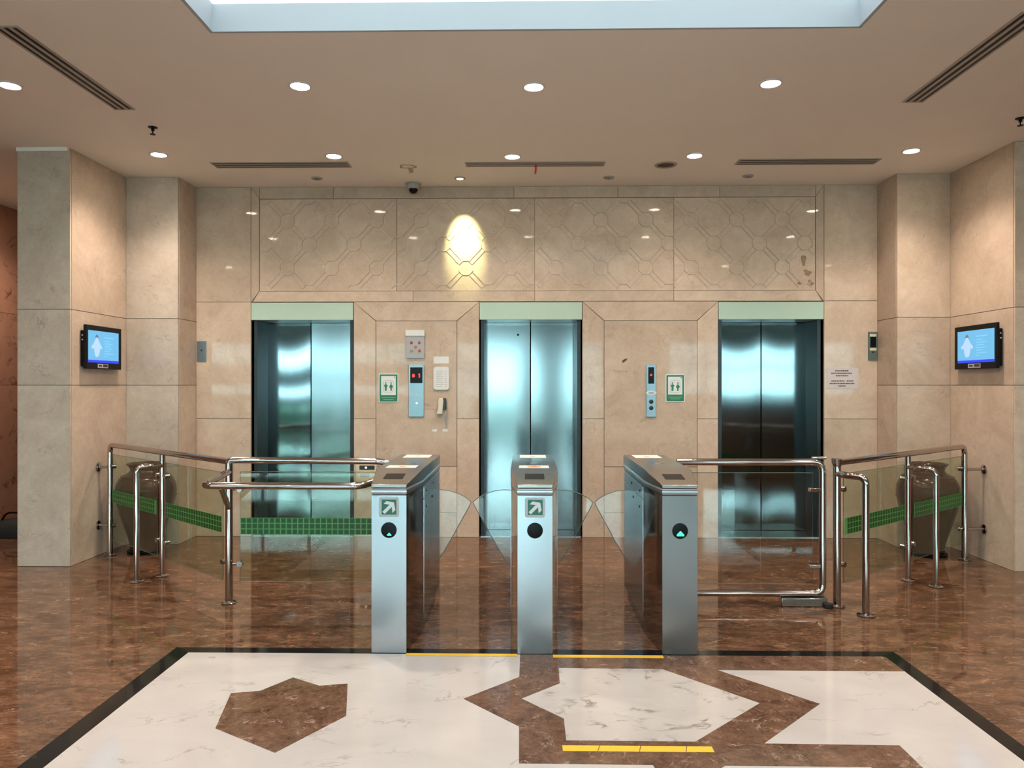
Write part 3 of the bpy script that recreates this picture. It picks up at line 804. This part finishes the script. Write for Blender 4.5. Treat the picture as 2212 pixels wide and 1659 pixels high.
# right guard rail
B3, B2, B1 = (2.118, 5.057), (2.94, 5.73), (3.772, 6.414)
loc = (B2[0], B2[1], 0)
gr_ = thing('guard_rail', loc, 'right steel guard rail with tinted glass and two curved hoops beside the swing gate', 'railing', 'guard rails')
parts_rail(gr_, loc, B1, B2, B3, 1)
m = MB(loc); m.tube(bend([(B2[0], B2[1], .872), (2.985, 5.63, .872), (3.058, 5.557, .872), (3.058, 5.557, .003)], .08), .0205, 18); flange(m, 3.058, 5.557); build(m, 'hoop', M['polished'], gr_)
m = MB(loc); m.tube(bend([(B3[0], B3[1], .90), (2.15, 4.93, .90), (2.22, 4.857, .90), (2.22, 4.857, .003)], .07), .0225, 18); flange(m, 2.22, 4.857, .055); build(m, 'hoop', M['polished'], gr_)
m = MB(loc); m.lathe([(.026, .95), (.034, .975), (.036, 1.0), (.030, 1.003)], (B3[0], B3[1], 0), 24); build(m, 'post_cap', M['chrome_dark'], gr_)

# swing gate beside the right turnstile
loc = (2.022, 5.06, 0)
ga = thing('swing_gate', loc, 'steel framed swing gate with clear glass between right turnstile and guard rail', 'gate')
xl = PITCH_C[2]+HW1+.03
m = MB(loc); m.tube(bend([(xl, 5.06, .978), (2.022, 5.06, .978), (2.022, 5.06, .088), (xl, 5.06, .088)], .065), .0235, 20)
m.tube([(xl, 5.06, .88), (xl, 5.06, .05)], .014, 14); build(m, 'gate_frame', M['polished'], ga)
pane((xl+.06, 5.066), (1.955, 5.066), .15, .905, ga, loc, g='glass_clear')
for zz in (.79, .272):
    m = MB(loc); m.box(1.93, 2.005, 5.045, 5.08, zz-.013, zz+.013); build(m, 'hinge_clamp', M['polished'], ga, bevel=.004)
m = MB(loc); m.box(1.735, 2.045, 5.03, 5.09, .0025, .062); build(m, 'floor_closer', M['chrome_dark'], ga, bevel=.006)
m = MB(loc); m.lathe([(.03, .005), (.03, .03)], (2.045, 5.02, 0), 20); build(m, 'pivot', M['black_rubber'], ga)
m = MB(loc); m.tube([(1.95, 5.06, 1.006), (2.045, 5.06, 1.006)], .010, 10); build(m, 'hinge_arm', M['chrome_dark'], ga)

# ------------------------------------------------------------------ urns
def urn(x, y, h, label):
    t_ = thing('ceramic_urn', (x, y, 0), label, 'urn', 'brown floor urns')
    m = MB(); m.lathe([(.150, 0), (.155, .006), (.155, .022), (.145, .028)], n=40); build(m, 'stand', M['black_plastic'], t_)
    pr = [(.125, .028), (.132, .035), (.130, .06), (.150, .14), (.185, .25), (.220, .36), (.245, .46), (.254, .54), (.248, .60), (.222, .655), (.180, .690), (.150, .705), (.136, .72), (.132, .735),
          (.140, .755), (.155, .772), (.163, .782), (.160, .788), (.146, .784), (.122, .76), (.115, .73), (.13, .70), (.02, .69)]
    k = h/.788
    # smooth the profile
    q = []
    for i in range(len(pr)-1):
        q.append(pr[i]); q.append(((pr[i][0]+pr[i+1][0])/2, (pr[i][1]+pr[i+1][1])/2))
    q.append(pr[-1])
    q = [(r, z*k) for r, z in q]
    m = MB(); m.lathe(q, n=56); build(m, 'urn_body', M['urn'], t_, smooth=60)
    m = MB()
    for zz, rr in ((.675*k, .205), (.50*k, .252)):
        m.tube([(rr*math.cos(i*math.pi/28), rr*math.sin(i*math.pi/28), zz) for i in range(56)], .004, 6, closed=True)
    build(m, 'raised_ring', M['urn'], t_)
    return t_
urn(-3.41, 6.62, .80, 'large brown glazed urn behind the left guard rail')
urn(3.57, 6.62, .81, 'large brown glazed urn behind the right guard rail')

# ------------------------------------------------------------------ wall fittings
def monitor(s, xw, ya, yb, za, zb, label):
    t_ = thing('wall_monitor', (xw, (ya+yb)/2, (za+zb)/2), label, 'screen', 'blue lit wall monitors'); L = t_.location
    f = -s                                              # screens face the middle of the hall
    def bx_(x0, x1, *r):
        m = MB(L); m.box(min(xw+f*x0, xw+f*x1), max(xw+f*x0, xw+f*x1), *r); return m
    build(bx_(.0005, .030, ya+.01, yb-.05, za+.02, zb-.05), 'wall_mount', M['black_plastic'], t_, bevel=.004)
    build(bx_(.030, .055, ya, yb, za, zb), 'bezel', M['black_plastic'], t_, bevel=.006)
    y0, y1, z0, z1 = ya+.03, yb-.05, za+.055, zb-.045
    sc_ = build(bx_(.0552, .0558, y0, y1, z0, z1), 'screen', M['screen_blue'], t_)
    build(bx_(.0559, .0562, y0, y1, z0, z0+.022), 'blue_bar', M['screen_bar'], sc_)
    # reading direction: left of the screen as seen by someone facing it
    def U(u): return (y0+(y1-y0)*u) if s < 0 else (y1-(y1-y0)*u)
    def Zz(v): return z0+(z1-z0)*v
    m = MB(L)
    fig = [(.27, .84), (.21, .70), (.17, .60), (.10, .50), (.11, .43), (.18, .44), (.19, .33), (.22, .20), (.27, .17), (.33, .20), (.36, .33), (.37, .44), (.43, .43), (.44, .50), (.37, .60), (.33, .70)]
    m.prism([(xw+f*.0559, U(u), Zz(v)) for u, v in fig], (f*.0003, 0, 0)); build(m, 'pale_figure', M['screen_pale'], sc_)
    m = MB(L); m.prism([(xw+f*.0563, U(u), Zz(v)) for u, v in ((.27, .90), (.21, .79), (.33, .79))], (f*.0003, 0, 0)); build(m, 'dark_cap', M['screen_dark'], sc_)
    m = MB(L)
    for v, u1, h in ((.79, .82, .035), (.68, .70, .03), (.60, .80, .03), (.52, .74, .03), (.44, .78, .03), (.36, .70, .03), (.28, .82, .03), (.20, .60, .03)):
        a, b = sorted((U(.52), U(u1))); m.box(min(xw+f*.0559, xw+f*.0562), max(xw+f*.0559, xw+f*.0562), a, b, Zz(v), Zz(v+h))
    build(m, 'text_lines', M['screen_text'], sc_)
    a, b = sorted((U(.30), U(.64)))
    st = MB(L); st.box(min(xw+f*.0552, xw+f*.0562), max(xw+f*.0552, xw+f*.0562), a, b, za+.010, za+.046); sk_ = build(st, 'sticker', M['sign_grey'], t_)
    a, b = sorted((U(.33), U(.43))); st = MB(L); st.box(min(xw+f*.0563, xw+f*.0567), max(xw+f*.0563, xw+f*.0567), a, b, za+.02, za+.036); build(st, 'dark_mark', M['ink'], sk_)
    a, b = sorted((U(.47), U(.62))); st = MB(L); st.box(min(xw+f*.0563, xw+f*.0567), max(xw+f*.0563, xw+f*.0567), a, b, za+.018, za+.042); build(st, 'dark_mark', M['ink'], sk_)
    # sensor screws on the near edge
    for zz in (zb-.09, zb-.13):
        m = MB(L); m.lathe([(.008, 0), (.008, .004)], (xw+f*.018, ya+.011, zz), 12, 'Y'); build(m, 'screw', M['brushed'], t_)
monitor(-1, -3.755, 6.19, 6.74, 1.64, 2.015, 'black monitor with lit blue screen on the left pier wall')
monitor(1, 3.94, 6.16, 6.76, 1.64, 2.02, 'black monitor with lit blue screen on the right pier wall')

def fig_pair(L, y, cx, cz, h, root, mat):
    for k, dx in enumerate((-.026, .026)):
        m = MB(L); H2 = h/2; w = .018
        body = ([(0, H2*.62), (w, H2*.30), (w*.9, -.05*H2), (w*.55, 0), (w*.5, -H2), (-w*.5, -H2), (-w*.55, 0), (-w*.9, -.05*H2), (-w, H2*.30)] if k == 0 else
                [(0, H2*.62), (w*.7, H2*.25), (w*1.15, -H2*.15), (w*.45, -H2*.35), (w*.35, -H2), (-w*.35, -H2), (-w*.45, -H2*.35), (-w*1.15, -H2*.15), (-w*.7, H2*.25)])
        m.prism([(cx+dx+a, y, cz+b) for a, b in body], (0, .0006, 0))
        m.lathe([(.0075, 0), (.0075, .0006)], (cx+dx, y+.0006, cz+H2*.82), 16, 'Y')
        build(m, 'figure', mat, root)
def wc_sign(x0, x1, z0, z1, label):
    L = ((x0+x1)/2, YW, (z0+z1)/2); t_ = thing('pictogram_sign', L, label, 'sign', 'green pictogram signs')
    y = YW-.004
    m = MB(L); m.prism([(x, y, z) for x, z in bend2(x0, x1, z0, z1, .012)], (0, .0035, 0)); build(m, 'sign_board', M['sign_white'], t_)
    e = .008
    m = MB(L); m.prism([(x, y-.0008, z) for x, z in bend2(x0+e, x1-e, z0+e, z1-e, .006)], (0, .0008, 0)); g_ = build(m, 'green_field', M['green_sign'], t_)
    w0, w1, v0, v1 = x0+.024, x1-.024, z0+.072, z1-.024
    m = MB(L); m.box(w0, w1, y-.0014, y-.0008, v0, v1); build(m, 'white_field', M['sign_white'], g_)
    m = MB(L); cx = (w0+w1)/2; cz = (v0+v1)/2-.005
    o = bend2(cx-.048, cx+.048, cz-.06, cz+.055, .014)
    m.tube([(x, y-.0016, z) for x, z in o], .0014, 6, closed=True); build(m, 'outline', M['grey_plastic'], g_)
    fig_pair(L, y-.0022, cx, cz-.004, .085, g_, M['green_sign'])
    m = MB(L); m.box(w1-.016, w1-.005, y-.002, y-.0014, v1-.016, v1-.006); build(m, 'corner_mark', M['ink'], g_)
    m = MB(L)
    for k, (a, b) in enumerate(((.15, .85), (.25, .75))): m.box(x0+(x1-x0)*a, x0+(x1-x0)*b, y-.0014, y-.0008, z0+.045-k*.018, z0+.050-k*.018)
    build(m, 'caption_lines', film('caption_green', (.16, .45, .22), 1), g_)
wc_sign(-1.440, -1.247, 1.330, 1.614, 'green bordered sign with two figures left of the wide call panel')
wc_sign(1.385, 1.572, 1.335, 1.607, 'green bordered sign with two figures right of the narrow call panel')

# wide call panel
def plate(name, x0, x1, z0, z1, label, cat, mat, th=.012, bev=.002):
    L = ((x0+x1)/2, YW, (z0+z1)/2); t_ = thing(name, L, label, cat)
    m = MB(L); m.box(x0, x1, YW-th, YW-.0005, z0, z1); build(m, 'face_plate', mat, t_, bevel=bev); return t_, L
t_, L = plate('lift_call_panel', -1.143, -.992, 1.189, 1.701, 'wide steel lift call panel with two red digits left of the middle lift', 'call panel', M['plate'])
m = MB(L); m.box(-1.127, -1.006, YW-.0135, YW-.012, 1.520, 1.676); ds = build(m, 'display', M['black_plastic'], t_)
m = MB(L); m.box(-1.108, -1.082, YW-.0145, YW-.0135, 1.578, 1.606); m.box(-1.102, -1.088, YW-.0146, YW-.0145, 1.606, 1.612); build(m, 'red_arrow', M['red_led'], ds)
m = MB(L); m.box(-1.042, -1.030, YW-.0145, YW-.0135, 1.573, 1.615); m.box(-1.048, -1.042, YW-.0145, YW-.0135, 1.603, 1.611); build(m, 'red_digit', M['red_led'], ds)
for dx, r in ((-.042, .017), (0, .013), (.042, .017)):
    m = MB(L); m.tube([(-1.067+dx+r*1.05*math.cos(i*math.pi/12), YW-.0128, 1.409+r*.9*math.sin(i*math.pi/12)) for i in range(24)], .0026, 6, closed=True); build(m, 'ring_mark', M['sign_white'], t_)
m = MB(L); m.lathe([(.010, 0), (.010, .004), (.007, .005)], (-1.063, YW-.012, 1.322), 20, 'Y'); build(m, 'call_button', M['white_led'], t_)
# narrow call panel
t_, L = plate('lift_call_panel', 1.195, 1.290, 1.189, 1.703, 'narrow steel lift call panel with two round buttons right of the middle lift', 'call panel', M['plate'])
m = MB(L); m.box(1.214, 1.271, YW-.0135, YW-.012, 1.514, 1.676); ds = build(m, 'display', M['black_plastic'], t_)
m = MB(L); m.prism([(1.234, YW-.0145, 1.59), (1.250, YW-.0145, 1.59), (1.254, YW-.0145, 1.602), (1.242, YW-.0145, 1.614), (1.230, YW-.0145, 1.602)], (0, .001, 0)); build(m, 'red_arrow', M['red_led'], ds)
m = MB(L); m.loft([[(1.2425+.052*math.cos(i*math.pi/14), y_, 1.424+.020*math.sin(i*math.pi/14)) for i in range(28)] for y_ in (YW-.0155, YW-.011)]); bd = build(m, 'oval_badge', M['sign_white'], t_)
m = MB(L); m.loft([[(1.2425+.030*math.cos(i*math.pi/14), y_, 1.424+.010*math.sin(i*math.pi/14)) for i in range(28)] for y_ in (YW-.0165, YW-.0155)]); build(m, 'badge_centre', M['grey_plastic'], bd)
for zz in (1.338, 1.276):
    m = MB(L); m.lathe([(.021, 0), (.021, .003), (.016, .006), (.006, .0065)], (1.2425, YW-.012, zz), 28, 'Y'); build(m, 'call_button', M['dark_frame'], t_)
# button board above the wide panel
t_, L = plate('button_board', -1.170, -.985, 1.765, 2.042, 'grey board with five small red and orange buttons above the wide call panel', 'button board', M['grey_plastic'], .02, .004)
hl = MB(L); hl.box(-1.172, -.983, YW-.026, YW-.0201, 1.985, 2.044); build(hl, 'header', M['white_plastic'], t_, bevel=.002)
for (x, z, c) in ((-1.113, 1.918, (.30, .03, .01)), (-1.036, 1.918, (.35, .05, .02)), (-1.074, 1.877, (.50, .20, .05)), (-1.113, 1.838, (.35, .27, .22)), (-1.034, 1.838, (.45, .05, .03))):
    m = MB(L); m.box(x-.012, x+.012, YW-.026, YW-.020, z-.012, z+.012); build(m, 'button', plain('button', c, .4), t_, bevel=.003)
# wall reflection painted as two pale patches, small label below
L = (-.82, YW, 1.566); t_ = thing('reflection_patch', L, 'pale patch standing for a wall reflection left of the middle lift', 'notice')
m = MB(L); m.prism([(x, YW-.014, z) for x, z in bend2(-.897, -.745, 1.455, 1.680, .025)], (0, .0135, 0)); build(m, 'patch_face', M['white_plastic'], t_)
m = MB(L)
for k in range(9): m.box(-.872, -.80 if k % 3 else -.815, YW-.0148, YW-.014, 1.485+k*.019, 1.489+k*.019)
for k in range(9): m.box(-.788, -.765, YW-.0148, YW-.014, 1.485+k*.019, 1.489+k*.019)
build(m, 'text_lines', M['grey_plastic'], t_)  # faint lines within the painted reflection
m = MB(); m.box(-.075, .075, -.002, -.0005, -.035, .035); nt_ = build(m, 'reflection_patch_top', M['white_plastic'], loc=(-.822, YW, 1.748)); tag(nt_, 'small pale patch standing for a wall reflection, above the larger one', 'reflection')  # second pale patch, a wall reflection painted as a thin sheet
# sanitiser dispenser
L = (-.81, YW, 1.29); t_ = thing('soap_dispenser', L, 'cream handheld style dispenser hung below the painted reflection patch', 'dispenser')
m = MB(L); m.prism([(x, YW-.05, z) for x, z in ((-.868, 1.212), (-.805, 1.212), (-.800, 1.285), (-.795, 1.345), (-.805, 1.372), (-.838, 1.372), (-.848, 1.345), (-.850, 1.275))], (0, .045, 0)); build(m, 'dispenser_body', M['cream_plastic'], t_, bevel=.01)
m = MB(L); m.box(-.800, -.772, YW-.030, YW-.0005, 1.26, 1.372); build(m, 'bracket', M['dark_frame'], t_, bevel=.004)
m = MB(L); m.tube([(-.765, YW-.012, 1.34), (-.762, YW-.012, 1.25), (-.770, YW-.012, 1.16), (-.768, YW-.012, 1.08)], .004, 8); build(m, 'cord', M['grey_plastic'], t_)
m = MB(); m.box(-.078, -.035, -.0025, -.0005, -.012, .012); m.box(.022, .072, -.0025, -.0005, -.012, .012); lb = build(m, 'wall_label', M['sign_white'], loc=(-.83, YW, 1.053)); tag(lb, 'pair of tiny white labels below the cream dispenser', 'label')
# low accessible call panel
t_, L = plate('low_call_panel', -1.665, -1.462, .545, .712, 'low grey call panel seen between the left rails', 'call panel', M['cream_plastic'])
m = MB(L); m.box(-1.63, -1.48, YW-.014, YW-.012, .665, .708); build(m, 'dark_strip', M['dark_frame'], t_)
m = MB(L); m.lathe([(.011, 0), (.011, .004)], (-1.565, YW-.014, .686), 18, 'Y'); build(m, 'button', M['white_led'], t_)
m = MB(L); m.box(-1.62, -1.53, YW-.0135, YW-.012, .595, .625); build(m, 'speaker_slot', M['grey_plastic'], t_)
# blank steel plate left
t_, L = plate('steel_plate', -3.250, -3.156, 1.734, 1.937, 'small steel switch plate beside the left lift wall corner', 'switch plate', M['plate'], .006, .001)
m = MB(L); m.lathe([(.008, 0), (.008, .003)], (-3.203, YW-.006, 1.845), 16, 'Y'); build(m, 'key_switch', M['dark_frame'], t_)
# key box right
t_, L = plate('key_panel', 3.358, 3.448, 1.744, 2.021, 'narrow green grey key panel in the right corner above the notice', 'key panel', plain('green_grey', (.13, .18, .16), .4, .4), .010, .002)
m = MB(L); m.box(3.372, 3.434, YW-.012, YW-.010, 1.975, 2.000); m.box(3.372, 3.434, YW-.012, YW-.010, 1.838, 1.862); build(m, 'cream_strip', M['cream_plastic'], t_)
m = MB(L); m.box(3.376, 3.430, YW-.013, YW-.010, 1.872, 1.970); build(m, 'dark_window', M['black_plastic'], t_)
m = MB(L); m.lathe([(.007, 0), (.007, .004)], (3.403, YW-.010, 1.822), 14, 'Y'); build(m, 'keyhole', M['black_plastic'], t_)
# paper notice
L = (3.112, YW, 1.57); t_ = thing('paper_notice', L, 'white paper notice with blurred printed lines right of the right lift', 'notice')
m = MB(L); m.prism([(2.958, YW-.002, 1.466), (3.258, YW-.003, 1.464), (3.264, YW-.002, 1.670), (2.960, YW-.003, 1.677)], (0, .0014, 0)); build(m, 'paper_sheet', M['paper_pink'], t_)
m = MB(L)
for z, a, b in ((1.640, 3.035, 3.17), (1.616, 3.00, 3.20), (1.592, 3.045, 3.165), (1.541, 2.998, 3.13), (1.541, 3.15, 3.215), (1.516, 2.985, 3.225), (1.492, 3.07, 3.14)):
    x = a
    while x < b:
        w = random.uniform(.006, .020); m.box(x, min(b, x+w), YW-.0036, YW-.0028, z-.005, z+.005); x += w+.003
build(m, 'text_lines', M['ink'], t_)

# unseen desk-like block added behind the viewer to darken the right lift's reflection
t_ = thing('reflection_blocker', (6.2, -2.3, 0), 'unseen long brown block added in the front hall to darken reflections in the right lift doors', 'reflection blocker')
m = MB(); m.box(-2.6, 2.6, -.35, .35, 0, 1.08); build(m, 'blocker_front', M['wall_dark'], t_, bevel=.01)
m = MB(); m.box(-2.7, 2.7, -.42, .42, 1.08, 1.13); build(m, 'blocker_top', M['black_stone'], t_, bevel=.01)
# ------------------------------------------------------------------ floor tapes and the dark bag
def tape(x0, x1, y0, y1, label, cuts=()):
    m = MB(((x0+x1)/2, (y0+y1)/2, 0)); m.box(x0, x1, y0, y1, .0024, .0034)
    o = build(m, 'floor_tape', M['yellow'], loc=((x0+x1)/2, (y0+y1)/2, 0)); tag(o, label, 'tape', 'yellow floor tapes')
    for c in cuts:
        q = MB(((x0+x1)/2, (y0+y1)/2, 0)); q.prism([(c-.002, y0, .0035), (c+.001, y0, .0035), (c+.014, y1, .0035), (c+.011, y1, .0035)], (0, 0, .0002)); build(q, 'cut_line', M['ink'], o)
tape(-.659, -.041, 4.090, 4.127, 'yellow floor tape across the left lane, between left and middle turnstile')
tape(.158, .765, 4.075, 4.115, 'yellow floor tape across the right lane, between middle and right turnstile')
tape(.157, .775, 3.034, 3.082, 'yellow floor tape nearest the viewer, on the star inlay', (.30, .47, .66))
t_ = thing('black_bag', (-5.1, 7.35, 0), 'low black bag on the floor of the passage behind the left pier', 'bag')
m = MB(); rings = []
for k, (z, sc_) in enumerate(((.003, 1.0), (.05, 1.05), (.10, .98), (.14, .80), (.165, .45), (.17, .1))):
    rings.append([(sc_*(.45*math.cos(a)+.02*math.sin(5*a)), sc_*(.20*math.sin(a)+.01*math.cos(4*a)), z*(1+.15*math.cos(a))) for a in [i*math.pi/16 for i in range(32)]])
m.loft(rings); build(m, 'bag_body', M['black_rubber'], t_, smooth=70)
m = MB(); m.tube(bend([(-.15, 0, .14), (-.10, 0, .22), (.10, 0, .22), (.15, 0, .15)], .06), .010, 8); build(m, 'handle', M['black_plastic'], t_)
